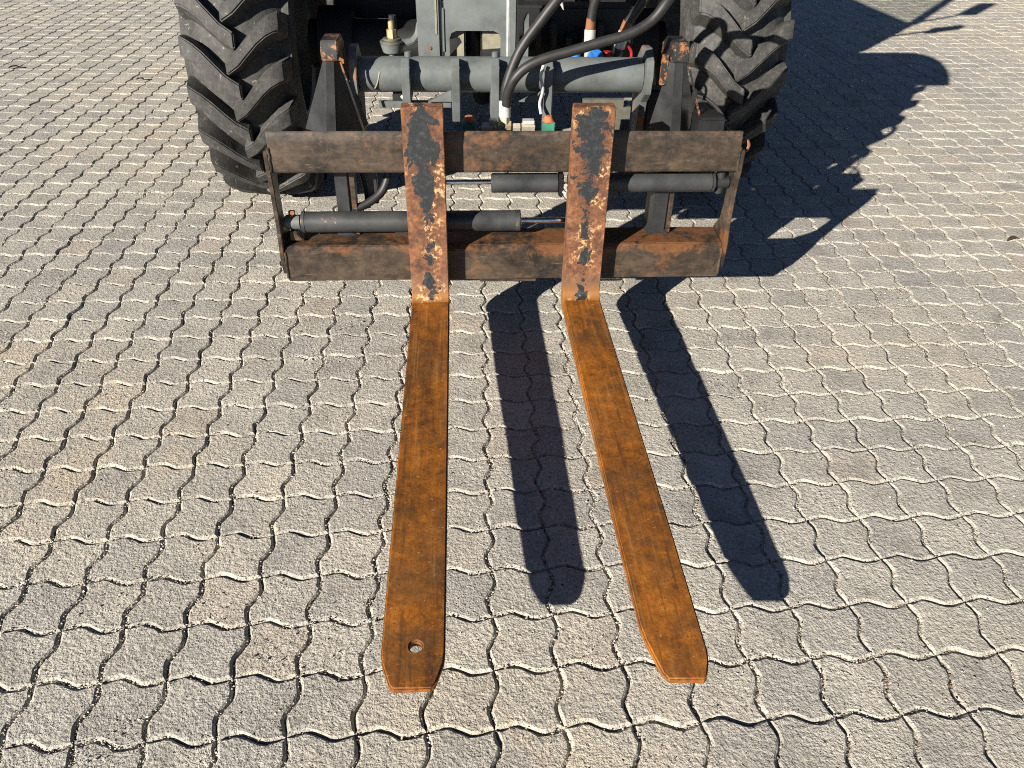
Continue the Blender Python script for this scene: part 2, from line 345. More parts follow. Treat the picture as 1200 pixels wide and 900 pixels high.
IX = range(-84, 86); IY = range(-16, 98)
cells = []
camp = np.array((-0.0084, -0.9412, 1.1953)); fwn, rn, un = (np.array(v) for v in (fw, r2, u2))
for j in IY:
    for i in IX:
        x, y = (i+0.5-7+7)*CELL, (j+0.5)*CELL
        d = np.array((x, y, 0))-camp; zc = d@fwn; inview = False
        if zc > 0.1:
            u = 600+917*(d@rn)/zc; v = 450-917*(d@un)/zc; inview = -60 < u < 1260 and -10 < v < 960
        cells.append((x, y, inview, float(np.linalg.norm(d))))
view = sorted([c for c in cells if c[2]], key=lambda c: c[3]); near = set((c[0], c[1]) for c in view[:300])
def place(V, x, y):
    a, tx, ty = rng.normal(0, 0.006), rng.normal(0, 0.007), rng.normal(0, 0.007)
    ca, sa = math.cos(a), math.sin(a); dz = float(np.clip(rng.normal(0, 0.0011), -0.0025, 0.0025))
    W = V.copy(); W[:, 0] = V[:, 0]*ca-V[:, 1]*sa; W[:, 1] = V[:, 0]*sa+V[:, 1]*ca
    W[:, 2] = V[:, 2]+W[:, 0]*tx+W[:, 1]*ty+dz; W[:, 0] += x; W[:, 1] += y
    return W
variants = []
for k in range(16):
    V, F = paver_arrays(11, 0.0006); me = bpy.data.meshes.new('paver'); me.from_pydata(V.tolist(), [], F); me.materials.append(M['paver'])
    a = me.attributes.new('tone', 'FLOAT', 'POINT'); a.data.foreach_set('value', [0.0]*len(V)); variants.append(me)
for (x, y) in sorted(near, key=lambda p: (p[1], p[0])):
    o = link('paver', random.choice(variants), None, ground)
    o.location = (x, y, float(np.clip(rng.normal(0, 0.001), -0.0025, 0.0025))); o.rotation_euler = (rng.normal(0, 0.007), rng.normal(0, 0.007), rng.normal(0, 0.005))
lods = {}
VV = []; FF = []; TT = []; base = 0
for (x, y, iv, d) in cells:
    if (x, y) in near: continue
    ns = 8 if (iv and d < 3.2) else 6 if (iv and d < 5) else 4 if (iv or d < 4) else 2
    key = (ns, random.randrange(10))
    if key not in lods: lods[key] = paver_arrays(ns, 0.0006)
    V, F = lods[key]; W = place(V, x, y); VV.append(W); FF.extend([tuple(i+base for i in f) for f in F]); TT.append(np.full(len(V), random.random())); base += len(V)
me = bpy.data.meshes.new('paver_field'); me.from_pydata(np.concatenate(VV).tolist(), [], FF); me.materials.append(M['paver'])
a = me.attributes.new('tone', 'FLOAT', 'POINT'); a.data.foreach_set('value', np.concatenate(TT))
tag(link('paver_field', me, None, ground), kind='stuff')

# loose grit in the joints and crumbs on the pavers
GV = []; GF = []
ico = [(0, 0, 1), (0.9, 0, 0.1), (-0.3, 0.85, 0.1), (-0.4, -0.8, 0.15), (0.3, 0.3, -0.6), (-0.6, 0.1, -0.5)]
icf = [(0, 1, 2), (0, 2, 5), (0, 5, 3), (0, 3, 1), (1, 4, 2), (2, 4, 5), (5, 4, 3), (3, 4, 1)]
def crumb(x, y, z, r):
    b = len(GV); a = random.random()*6.28; ca, sa = math.cos(a), math.sin(a); e = [random.uniform(0.6, 1.25) for _ in range(6)]
    for (p, q, t), s in zip(ico, e): GV.append((x+(p*ca-q*sa)*r*s, y+(p*sa+q*ca)*r*s*0.8, z+t*r*s*0.7))
    GF.extend([tuple(i+b for i in f) for f in icf])
ng = 0
while ng < 30000:                                       # in the joints
    x, y = random.uniform(-1.9, 1.9), -0.45+3.2*random.random()**1.6
    if random.random() > (0.3+0.7*(0.5-0.5*math.tanh((x+0.05)/0.5)))*(1.0 if y < 1.5 else 0.5): continue
    if lump(x, y) < 0.05 and random.random() < 0.8: continue
    t = random.random(); i = math.floor(x/CELL); j = math.floor(y/CELL); sg = random.gauss(0, 0.0026)
    if random.random() < 0.6: x, y = i*CELL+AMP*wave(1-t)+sg, (j+t)*CELL
    else: x, y = (i+t)*CELL, j*CELL+AMP*wave(t)+sg
    crumb(x, y, -0.0018+random.uniform(-0.0035, 0.0016), random.uniform(0.0013, 0.0034)); ng += 1
ng = 0
while ng < 24000:                                       # lying on the pavers
    x, y = random.uniform(-1.5, 1.7), random.uniform(-0.5, 2.2)
    if random.random() > 0.22+0.9*max(0, lump(x*1.7+3, y*1.9)): continue
    crumb(x, y, 0.0003, min(0.0042, 0.0009+random.expovariate(1/0.00075))); ng += 1
me = bpy.data.meshes.new('grit'); me.from_pydata(GV, [], GF)
tag(link('grit', me, M['grit']), 'fine stone grit and crumbs lying in the paver joints', 'grit', kind='stuff')

# ================================================================== MACHINE FRAME
TH, RO = R(1.0), R(0.8)
MT = Matrix.Translation((0.0570, 0.9350, 0)) @ Matrix.Rotation(TH, 4, 'Z') @ Matrix.Rotation(RO, 4, 'Y')
def thing(name, label, cat, off=(0, 0, 0), group=None):
    o = bpy.data.objects.new(name, None); col.objects.link(o); o.matrix_world = MT @ Matrix.Translation(off); o.empty_display_size = 0.1
    return tag(o, label, cat, group)

# ------------------------------------------------------------------ forks
ZT = 0.155
def fork(label, xc, tip, hole):
    f = thing('pallet_fork', label, 'fork', (xc, 0, 0), 'pallet forks hung on the carriage')
    # blade: plan outline with tapered tip, thinning towards the tip
    t = bmesh.new()
    out = [(-0.05, 0.0)] + [(-0.05, -0.15*k) for k in range(1, 7)] + tip + [(0.05, -0.15*k) for k in range(6, 0, -1)] + [(0.05, 0.0)]
    if not hole: pass
    def bot(y): return ZT - (0.040 - 0.027*min(1, max(0, -y/1.18)))
    def ring(pts, z): return [t.verts.new((p[0], p[1], z(p[1]) if callable(z) else z)) for p in pts]
    loops = [out]
    if hole: loops.append([(hole[0]+0.0098*math.cos(2*math.pi*k/24), hole[1]+0.0098*math.sin(2*math.pi*k/24)) for k in range(24)])
    tops = []; bots = []
    for L in loops:
        a = ring(L, ZT); b = ring(L, bot); n = len(L); tops.append(a); bots.append(b)
        for i in range(n): t.faces.new((a[i], a[(i+1) % n], b[(i+1) % n], b[i]))
    for S in (tops, bots):
        ed = []
        for a in S:
            for i in range(len(a)): ed.append(t.edges.get((a[i], a[(i+1) % len(a)])))
        bmesh.ops.triangle_fill(t, edges=ed, use_beauty=True)
    bmesh.ops.recalc_face_normals(t, faces=t.faces)
    be = [e for e in t.edges if len(e.link_faces) == 2 and e.calc_face_angle() > 0.9]
    bmesh.ops.bevel(t, geom=be, offset=0.0028, segments=3, affect='EDGES', clamp_overlap=True)
    me = bpy.data.meshes.new('blade'); t.to_mesh(me); t.free(); me.shade_smooth(); me.set_sharp_from_angle(angle=R(35))
    link('blade', me, M['blade'], f)
    # shank with rounded heel
    prof = [(0.0, 0.664)] + [(-0.020*(1-math.cos(a)), ZT+0.0212-0.020*math.sin(a)) for a in (0, R(20), R(40), R(60), R(80), R(89))] + [(-0.0200, ZT-0.0395)] + [(0.012+0.036*math.sin(a), ZT-0.004-0.036*math.cos(a)) for a in (R(0), R(30), R(60), R(90))] + [(0.046, 0.30), (0.044, 0.60), (0.040, 0.664)]
    mb = MB(); mb.prism(prof, 'x', -0.0497, 0.0497, 0.0025); mb.build('shank', M['shank'], f, 40)
    MB().prism([(0.0405, 0.5945), (0.0405, 0.622), (0.070, 0.620), (0.082, 0.610), (0.082, 0.563), (0.0655, 0.563), (0.0645, 0.5945)], 'x', -0.045, 0.045, 0.002).build('top_hook', M['shank'], f)
    MB().prism([(0.0465, 0.245), (0.0465, 0.183), (0.075, 0.168), (0.100, 0.168), (0.100, 0.1845), (0.0495, 0.1845), (0.0495, 0.245)], 'x', -0.045, 0.045, 0.0).build('bottom_hook', M['shank'], f)
    return f
fork('rusty pallet fork with a round hole near its tip', -0.204, [(-0.0495, -1.118), (-0.047, -1.136), (-0.034, -1.174), (-0.029, -1.181), (0.031, -1.182), (0.036, -1.175), (0.0475, -1.140), (0.0495, -1.120)], (0.004, -1.108))
fork('rusty pallet fork with a solid lopsided tip and no hole', 0.206, [(-0.0485, -1.085), (-0.0445, -1.115), (-0.031, -1.172), (-0.024, -1.184), (0.030, -1.187), (0.036, -1.182), (0.0455, -1.155), (0.0485, -1.135)], None)

# ------------------------------------------------------------------ fork carriage
fc = thing('fork_carriage', 'brown worn steel fork carriage frame with two crossbars and positioning cylinders', 'fork carriage')
tb = MB().prism([(0.054, 0.487), (0.050, 0.493), (0.050, 0.558), (0.0530, 0.588), (0.0545, 0.5905), (0.0615, 0.5905), (0.0625, 0.560), (0.100, 0.556), (0.100, 0.487)], 'x', -0.5863, 0.5943, 0.0022).build('top_bar', M['carriage'], fc)
bb = MB().prism([(0.050, 0.187), (0.050, 0.276), (0.060, 0.286), (0.100, 0.289), (0.155, 0.291), (0.155, 0.187)], 'x', -0.5863, 0.5943, 0.0022).build('bottom_bar', M['carriage'], fc)
MB().box(-0.07, 0.085, 0.0485, 0.052, 0.180, 0.1868, 0.001).build('stop_plate', M['carriage'], bb)
for s, x0, x1 in ((-1, -0.5985, -0.5865), (1, 0.5945, 0.6065)):
    prof = [(0.0465, 0.545), (0.046, 0.49), (0.054, 0.44), (0.054, 0.34), (0.046, 0.285), (0.046, 0.235), (0.06, 0.205), (0.15, 0.200), (0.158, 0.293), (0.118, 0.335), (0.106, 0.38), (0.108, 0.44), (0.112, 0.484), (0.112, 0.500), (0.105, 0.545)]
    MB().prism(prof, 'x', x0, x1, 0.002).build('end_plate', M['carriage'], fc)
for x, wd in ((-0.427, 0.034), (0.424, 0.038)):
    MB().prism([(x-wd/2, 0.4865), (x-wd/2, 0.30), (x-wd/2-0.012, 0.2905), (x+wd/2+0.014, 0.2905), (x+wd/2, 0.30), (x+wd/2, 0.4865)], 'y', 0.112, 0.205, 0.002).build('upright', M['dark'], fc)
    MB().box(x+wd/2+0.001, x+wd/2+0.017, 0.118, 0.148, 0.2915, 0.486, 0.001).build('upright', M['carriage'], fc)
for x_ in (-0.5850, 0.5930):
    for (za, zb) in ((0.492, 0.552), (0.198, 0.274)):
        n_ = 7; MB().sweep([(x_+random.uniform(-0.001, 0.001), 0.0495, za+(zb-za)*q/(n_-1)) for q in range(n_)], 0.0036, 8, 4).build('weld', M['carriage'], fc)
# upper positioning cylinder: barrels to the right, rod to the left fork
uc = MB().cyl((-0.037, 0.094, 0.4445), (0.137, 0.094, 0.4445), 0.0250, 32, bev=0.002).build('upper_cylinder', M['cyl'], fc)
MB().cyl((0.164, 0.094, 0.4445), (0.545, 0.094, 0.4445), 0.0255, 32, bev=0.002).build('barrel', M['cyl'], uc)
MB().cyl((0.5455, 0.094, 0.4445), (0.552, 0.094, 0.4445), 0.0265, 32, bev=0.001).build('collar', M['cyl'], uc)
MB().cyl((0.5525, 0.094, 0.4445), (0.592, 0.094, 0.4445), 0.017, 24, bev=0.002).cyl((0.570, 0.094, 0.415), (0.570, 0.094, 0.478), 0.013, 20, bev=0.002).build('rod_eye', M['dark'], uc)
MB().cyl((-0.165, 0.094, 0.4475), (-0.0372, 0.094, 0.4475), 0.0065, 20).build('rod', M['chrome'], uc)
MB().box(0.138, 0.150, 0.066, 0.116, 0.414, 0.474, 0.003).cyl((0.143, 0.064, 0.462), (0.143, 0.056, 0.462), 0.007, 6).cyl((0.143, 0.064, 0.425), (0.143, 0.058, 0.425), 0.006, 6).build('flange', M['black'], uc)
MB().cyl((0.151, 0.075, 0.428), (0.151, 0.06, 0.428), 0.0052, 12).cyl((0.1545, 0.072, 0.45), (0.1545, 0.060, 0.45), 0.0045, 6).build('bolt', M['ferrule'], uc)
lc = MB().cyl((-0.538, 0.098, 0.338), (0.042, 0.098, 0.338), 0.0275, 36, bev=0.002).build('lower_cylinder', M['cyl'], fc)
MB().cyl((-0.5385, 0.098, 0.338), (-0.528, 0.098, 0.338), 0.0288, 32, bev=0.0015).build('collar', M['cyl'], lc)
MB().cyl((-0.5830, 0.098, 0.338), (-0.5390, 0.098, 0.338), 0.0195, 24, bev=0.004).build('rod_eye', M['grey'], lc)
MB().prism([(-0.572, 0.2925), (-0.535, 0.2925), (-0.548, 0.305), (-0.552, 0.319), (-0.571, 0.319)], 'y', 0.08, 0.116, 0.002).build('clevis', M['carriage'], lc)
MB().cyl((-0.562, 0.098, 0.352), (-0.562, 0.098, 0.369), 0.009, 8).cyl((-0.557, 0.092, 0.366), (-0.557, 0.080, 0.371), 0.006, 8).build('grease_cap', M['hoserust'], lc)
MB().cyl((0.0422, 0.098, 0.338), (0.17, 0.098, 0.338), 0.0082, 20).build('rod', M['chrome'], lc)
MB().cyl((0.026, 0.098, 0.338), (0.041, 0.098, 0.338), 0.0281, 32, bev=0.0015).build('gland', M['cyl'], lc)
MB().cyl((-0.148, 0.098, 0.338), (-0.140, 0.098, 0.338), 0.0290, 32, bev=0.0015).build('collar', M['cyl'], lc)
MB().box(-0.295, -0.255, 0.085, 0.115, 0.306, 0.3125, 0.001).build('port_block', M['dark'], lc)
# pyramid shaped hook brackets on top of the upper bar
def hookb(xr, xl, xo, xh):
    r = MB().prism([(xr-0.0125, 0.500), (xr+0.0125, 0.500), (xh+0.010, 0.722), (xh-0.011, 0.722)], 'y', 0.190, 0.203, 0.0015).build('hook_bracket', M['dark'], fc)
    MB().box(xl, xo, 0.1005, 0.189, 0.495, 0.528, 0.002).build('foot_plate', M['carriage'], r)
    def tri(xb, s, y1):
        a = xr+s*0.011; b = xh+s*0.022; c = xh+s*0.010
        V = [(a, 0.195, 0.536), (xb, y1, 0.536), (b, 0.212, 0.718), (c, 0.199, 0.718)]
        W = [(p[0]-s*0.0045, p[1]+0.006, p[2]) for p in V]
        MB().hexa(V+W, 0.0008).build('side_plate', M['dark'], r)
    tri(xl-0.006, -1, 0.255); tri(xo+0.004, 1, 0.290)
    e = xo+0.004; MB().hexa([(xh+0.0215, 0.196, 0.719), (xh+0.026, 0.196, 0.719), (e+0.003, 0.196, 0.536), (e-0.004, 0.196, 0.536), (xh+0.0215, 0.201, 0.719), (xh+0.026, 0.201, 0.719), (e+0.003, 0.201, 0.536), (e-0.004, 0.201, 0.536)], 0.0006).build('edge_strip', M['darkrust'], r)
    MB().prism([(0.186, 0.723), (0.186, 0.742), (0.198, 0.768), (0.280, 0.768), (0.318, 0.745), (0.318, 0.690), (0.300, 0.690), (0.296, 0.723)], 'x', xh-0.0205, xh+0.0205, 0.002).build('hook', M['darkrust'], r)
    return r
hookb(-0.452, -0.522, -0.366, -0.433); hookb(0.464, 0.404, 0.535, 0.446)
MB().box(0.406, 0.423, 0.215, 0.228, 0.66, 0.735, 0.0015).build('locking_lug', M['darkrust'], fc)
# row of hydraulic fittings behind the top bar
ft = MB().box(-0.066, 0.155, 0.165, 0.200, 0.515, 0.553, 0.002).build('fitting_block', M['dark'], fc)
for (x0, x1, z1, mt) in ((-0.058, -0.030, 0.572, 'steel'), (-0.029, -0.021, 0.570, 'steel'), (-0.016, 0.018, 0.576, 'zinc'), (0.022, 0.042, 0.570, 'steel'), (0.045, 0.080, 0.572, 'steel')):
    MB().cyl((x0, 0.180, z1-0.009), (x1, 0.180, z1-0.009), 0.0130, 6, bev=0.001).build('hose_fitting', M[mt], ft)
MB().cyl((-0.030, 0.180, 0.565), (-0.030, 0.180, 0.583), 0.011, 6).build('hose_fitting', M['steel'], ft)
MB().box(0.048, 0.078, 0.168, 0.192, 0.5725, 0.582, 0.001).build('hose_fitting', M['ferrule'], ft)
for (x, gm) in ((0.115, 'green'), (-0.092, 'green')):
    g = MB().prism([(x-0.016, 0.548), (x+0.016, 0.548), (x+0.017, 0.579), (x-0.017, 0.579)], 'y', 0.164, 0.196, 0.002).build('cap', M[gm], ft)
    MB().cyl((x, 0.180, 0.579), (x, 0.180, 0.592), 0.0175, 10, r2=0.009).build('cap_top', M['orange'], g)
pad = MB().box(0.186, 0.333, 0.200, 0.216, 0.500, 0.628, 0.0).build('back_pad', M['olive'], fc)
bm_ = bmesh.new(); bm_.from_mesh(pad.data); bmesh.ops.bevel(bm_, geom=[e for e in bm_.edges if abs((e.verts[0].co-e.verts[1].co).y) > 0.01], offset=0.02, segments=4, affect='EDGES'); bm_.to_mesh(pad.data); bm_.free()
# hose hanging behind the frame
MB().sweep([(-0.30, 0.17, 0.53), (-0.305, 0.165, 0.46), (-0.325, 0.15, 0.405), (-0.37, 0.135, 0.372), (-0.42, 0.125, 0.358)], 0.0115).build('hose', M['hose'], fc)
MB().sweep([(-0.40, 0.19, 0.50), (-0.385, 0.19, 0.45), (-0.375, 0.19, 0.40), (-0.372, 0.19, 0.34)], 0.007).build('hose', M['hose'], fc)
MB().box(-0.365, -0.340, 0.165, 0.180, 0.36, 0.54, 0.002).build('strap', M['dark'], fc)
MB().sweep([(0.52, 0.25, 0.625), (0.55, 0.24, 0.615), (0.585, 0.22, 0.585), (0.60, 0.19, 0.54)], 0.005, 8).build('hose', M['hose'], fc)
MB().sweep([(0.604, 0.09, 0.553), (0.615, 0.08, 0.560), (0.622, 0.076, 0.549), (0.618, 0.078, 0.534), (0.606, 0.085, 0.530)], 0.0042, 8).build('chain_ring', M['shank'], fc)

# ================================================================== WHEEL LOADER
ld = thing('wheel_loader', 'dark grey wheel loader with chunky lugged tyres behind the fork carriage', 'loader')
WY, WR = 1.285, 0.535
# --- tyres with separate lugs
def rs(x): x = abs(x); return 0.494 - 2.0*x*x - max(0, x-0.115)*0.4
prof = [(-0.12, 0.255), (-0.148, 0.275), (-0.172, 0.335), (-0.180, 0.39), (-0.172, 0.435)] + [(x, rs(x)) for x in np.linspace(-0.150, 0.150, 13)] + [(0.172, 0.435), (0.180, 0.39), (0.172, 0.335), (0.148, 0.275), (0.12, 0.255)]
tyre_me = MB().lathe(prof, 96).mesh('tyre', 40); tyre_me.materials.append(M['rubber'])
NL = 22
def lug_mesh(sgn):
    t = bmesh.new(); rings = []
    st = [(-0.018, 0.0), (0.022, 0.026), (0.055, 0.060), (0.085, 0.091), (0.112, 0.113), (0.136, 0.127), (0.157, 0.135), (0.169, 0.140)]
    for i, (x, arc) in enumerate(st):
        h = 0.044 if i < 7 else -0.012
        r0 = rs(x)-0.012 if i < 6 else (0.43 if i == 6 else 0.40); r1 = (0.538-0.55*x*x) if i < 6 else (0.516 if i == 6 else 0.452)
        wt = 0.046+0.014*i/6; wb = wt+0.030; wd = arc
        row = []
        for (aa, rr) in ((wd-0.012-wb/2, r0), (wd-wt/2, r1), (wd+wt/2, r1), (wd+wb/2-0.006, r0)):
            ang = aa/0.52; row.append(t.verts.new((sgn*x, -rr*math.cos(ang), rr*math.sin(ang))))
        rings.append(row)
    for A, B in zip(rings, rings[1:]):
        for k in range(3): t.faces.new((A[k], A[k+1], B[k+1], B[k]))
    t.faces.new(rings[0]); t.faces.new(rings[-1][::-1])
    bmesh.ops.recalc_face_normals(t, faces=t.faces)
    if sgn*0 != 0: pass
    be = [e for e in t.edges if len(e.link_faces) == 2 and e.calc_face_angle() > 0.5]
    bmesh.ops.bevel(t, geom=be, offset=0.0045, segments=2, affect='EDGES', clamp_overlap=True)
    me = bpy.data.meshes.new('lug'); t.to_mesh(me); t.free(); me.shade_smooth(); me.set_sharp_from_angle(angle=R(30)); me.materials.append(M['rubber']); return me
lugs = {1: lug_mesh(1), -1: lug_mesh(-1)}
rim_me = MB().lathe([(-0.13, 0.256), (-0.12, 0.235), (0.02, 0.225), (0.03, 0.12), (0.06, 0.10), (0.06, 0.0005)], 48).lathe([(0.13, 0.256), (0.12, 0.235), (0.02, 0.2255)], 48).mesh('rim'); rim_me.materials.append(M['grey'])
def wheel(x, y, side, phase, detail=True):
    z = WR + x*math.sin(RO)
    t = link('tyre', tyre_me, None, ld); t.location = (x, y, z); t.rotation_euler = (phase, 0, 0)
    r = link('rim', rim_me, None, t); r.rotation_euler = (0, 0, math.pi if side < 0 else 0)
    for k in range(NL):
        for s in (1, -1):
            o = link('lug', lugs[s], None, t); o.rotation_euler = (-(k+(0.5 if s > 0 else 0))*2*math.pi/NL, 0, 0)
for x, ph in ((-0.828, 0.05), (0.812, 0.12)): wheel(x, WY, 1 if x > 0 else -1, ph)
for x, ph in ((-0.800, 0.21), (0.815, 0.02)): wheel(x, WY+2.05, 1 if x > 0 else -1, ph)
# --- fenders, axle, chassis
for s in (-1, 1):
    t = bmesh.new(); ring = []
    for k in range(13):
        a = R(50+ k*10); ra, rb = 0.600, 0.612
        row = []
        for rr in (ra, rb):
            for xx in (0.56, 1.035): row.append(t.verts.new((s*xx, WY-rr*math.cos(a), WR+rr*math.sin(a)-0.01)))
        ring.append(row)
    for A, B in zip(ring, ring[1:]):
        for (i, j) in ((0, 1), (1, 3), (3, 2), (2, 0)): t.faces.new((A[i], A[j], B[j], B[i]))
    t.faces.new([ring[0][i] for i in (0, 1, 3, 2)]); t.faces.new([ring[-1][i] for i in (0, 2, 3, 1)])
    bmesh.ops.recalc_face_normals(t, faces=t.faces); me = bpy.data.meshes.new('fender'); t.to_mesh(me); t.free(); me.shade_smooth(); me.set_sharp_from_angle(angle=R(40)); link('fender', me, M['black'], ld)
MB().cyl((-0.66, WY, WR), (0.66, WY, WR), 0.085, 24).cyl((-0.62, WY, WR), (-0.50, WY, WR), 0.13, 24).cyl((0.50, WY, WR), (0.62, WY, WR), 0.13, 24).box(-0.17, 0.17, WY-0.15, WY+0.15, 0.40, 0.67, 0.03).build('front_axle', M['black'], ld)
MB().cyl((-0.66, WY+2.05, WR), (0.66, WY+2.05, WR), 0.085, 24).box(-0.17, 0.17, WY+1.9, WY+2.2, 0.40, 0.67, 0.03).build('rear_axle', M['black'], ld)
MB().box(-0.36, 0.36, 1.45, 2.2, 0.56, 1.12, 0.02).build('front_chassis', M['black'], ld)
MB().box(-0.56, 0.56, 1.52, 1.56, 0.60, 1.14, 0.006).build('belly_plate', M['black'], ld)
MB().box(-0.58, -0.20, 1.40, 1.46, 0.60, 0.74, 0.004).build('frame_crossmember', M['black'], ld)
MB().box(-0.55, 0.55, 2.0, 4.35, 0.56, 1.25, 0.05).build('rear_chassis', M['grey'], ld)
MB().prism([(2.85, 1.25), (2.85, 1.75), (4.2, 1.60), (4.42, 1.45), (4.42, 0.85), (4.35, 1.25)], 'x', -0.5, 0.5, 0.02).build('engine_hood', M['grey'], ld)
# --- cab with posts, roof, glass, mirrors
cabb = MB().prism([(1.46, 1.05), (1.42, 1.18), (1.46, 1.61), (2.84, 1.61), (2.84, 1.05)], 'x', -0.60, 0.60, 0.015).build('cab', M['grey'], ld)
for s in (-1, 1):
    MB().prism([(1.44, 1.615), (1.54, 1.615), (1.78, 2.42), (1.68, 2.42)], 'x', s*0.60-0.03*(s > 0), s*0.60+0.03*(s < 0), 0.005).build('cab_post', M['grey'], cabb)
    MB().box(s*0.60-0.04*(s > 0), s*0.60+0.04*(s < 0), 2.74, 2.84, 1.615, 2.42, 0.005).build('cab_post', M['grey'], cabb)
    x = s*0.592
    MB().prism([(1.545, 1.62), (2.735, 1.62), (2.735, 2.415), (1.785, 2.415)], 'x', x-0.002, x+0.002).build('side_window', M['glass'], cabb)
MB().hexa([(-0.565, 1.47, 1.618), (0.565, 1.47, 1.618), (0.565, 1.705, 2.415), (-0.565, 1.705, 2.415), (-0.565, 1.476, 1.618), (0.565, 1.476, 1.618), (0.565, 1.711, 2.415), (-0.565, 1.711, 2.415)]).build('windscreen', M['glass'], cabb)
MB().box(-0.64, 0.64, 1.62, 2.92, 2.425, 2.52, 0.03).build('cab_roof', M['grey'], cabb)
sw = MB().lathe([(-0.012, 0.19), (0.0, 0.205), (0.012, 0.19), (0, 0.178), (-0.012, 0.19)], 32).build('steering_wheel', M['black'], cabb); sw.location = (0, 1.85, 1.72); sw.rotation_euler = (0, R(-60), R(90))
MB().box(-0.24, 0.24, 2.15, 2.60, 1.612, 1.70, 0.03).box(-0.24, 0.24, 2.52, 2.66, 1.60, 2.15, 0.03).build('seat', M['black'], cabb)
for (x, y, z0, z1, wx) in ((0.98, 1.60, 1.74, 2.02, 0.16),):
    mr = MB().box(x-wx/2, x+wx/2, y-0.03, y+0.03, z0, z1, 0.02).build('mirror', M['black'], cabb)
    MB().sweep([(0.60, 1.52, 1.62), (0.80, 1.56, 1.70), (0.97, 1.60, 1.78)], 0.014, 8).build('mirror_arm', M['black'], mr)
mr2 = MB().prism([(0.86, 1.40), (1.06, 1.49), (1.08, 1.55), (0.90, 1.49)], 'y', 1.50, 1.58, 0.01).build('lower_mirror', M['black'], cabb)  # unseen lower mirror, shaped after its leaf-like cast shadow
MB().sweep([(0.60, 1.50, 1.36), (0.75, 1.53, 1.40), (0.88, 1.54, 1.44)], 0.014, 8).build('lower_mirror_arm', M['black'], mr2)
# --- cross tube with flanges and gussets
tu = MB().cyl((-0.375, 0.30, 0.665), (0.372, 0.30, 0.665), 0.0445, 48, bev=0.003).build('cross_tube', M['grey'], ld)
flp = [(0.300, 0.50), (0.275, 0.60), (0.240, 0.630), (0.232, 0.675), (0.242, 0.712), (0.28, 0.738), (0.33, 0.735), (0.37, 0.70), (0.38, 0.62), (0.36, 0.50)]
for x0, x1, mt in ((-0.396, -0.3765, 'greyrust'), (0.3735, 0.393, 'greyrust')): MB().prism(flp, 'x', x0, x1, 0.002).build('flange', M[mt], tu)
for x, z0 in ((-0.252, 0.605), (-0.124, 0.560), (-0.022, 0.560), (0.117, 0.556)):
    MB().prism([(0.232, z0), (0.225, z0+0.02), (0.228, 0.700), (0.250, 0.716), (0.285, 0.7085), (0.36, 0.66), (0.36, z0+0.02), (0.34, z0)], 'x', x-0.011, x+0.011, 0.002).build('gusset', M['grey'], tu)
for x, s in ((-0.124, -1), (0.117, -1)):
    MB().prism([(x-0.0115, 0.604), (x-0.075, 0.604), (x-0.0115, 0.634)], 'y', 0.262, 0.274, 0.0008).build('web', M['grey'], tu)
MB().box(-0.33, -0.137, 0.272, 0.284, 0.586, 0.603, 0.001).build('shelf_plate', M['grey'], tu)
for x in (-0.247, -0.019): MB().cyl((x, 0.30, 0.708), (x, 0.30, 0.722), 0.010, 12, bev=0.002).build('grease_boss', M['grey'], tu)
MB().box(-0.293, -0.257, 0.275, 0.315, 0.600, 0.6195, 0.002).build('latch_block', M['dark'], tu)
MB().sweep([(-0.268, 0.262, 0.620), (-0.258, 0.258, 0.610), (-0.248, 0.256, 0.598)], 0.005, 8).build('latch_wire', M['ferrule'], tu)
MB().sweep([(-0.338, 0.2605, 0.636), (-0.329, 0.2565, 0.650), (-0.322, 0.2565, 0.672), (-0.3205, 0.2585, 0.681)], 0.0022, 6).build('scratch', M['cream'], tu)
MB().sweep([(0.100, 0.214, 0.710), (0.094, 0.214, 0.680), (0.101, 0.214, 0.648), (0.094, 0.214, 0.615), (0.097, 0.200, 0.590)], 0.004, 8).build('cable', M['ferrule'], tu)
# --- boom
bo = MB().box(-0.1585, -0.1540, 0.448, 0.56, 0.69, 0.80, 0.0).prism([(-0.1535, 0.672), (-0.140, 0.672), (-0.140, 0.722), (-0.134, 0.737), (-0.120, 0.743), (-0.018, 0.743), (-0.004, 0.737), (0.002, 0.722), (0.002, 0.672), (0.022, 0.672), (0.022, 1.12), (-0.1535, 1.12)], 'y', 0.452, 0.464, 0.0).build('boom', M['grey'], ld)
MB().prism([(-0.227, 0.668), (-0.160, 0.668), (-0.160, 1.12), (-0.230, 1.12)], 'y', 0.445, 0.472, 0.008).build('boom_side', M['grey'], bo)
MB().box(-0.178, -0.172, 0.4425, 0.446, 0.735, 1.0, 0.001).build('paint_scrape', M['cream'], bo)
MB().box(0.0225, 0.046, 0.440, 0.56, 0.668, 1.12, 0.004).build('boom_side', M['grey'], bo)
MB().sweep([(0.0225, 0.447, 0.672), (0.0222, 0.447, 0.80), (0.0225, 0.447, 0.95), (0.0222, 0.447, 1.1)], 0.0058, 8).build('weld', M['weld'], bo)
MB().cyl((-0.195, 0.442, 0.700), (-0.195, 0.446, 0.700), 0.005, 12).build('plug', M['hoserust'], bo)
MB().prism([(0.47, 1.10), (0.44, 1.18), (0.80, 1.42), (1.60, 1.46), (1.60, 1.30), (0.95, 1.28), (0.62, 1.05)], 'x', -0.21, 0.03, 0.01).build('boom_arm', M['grey'], bo)
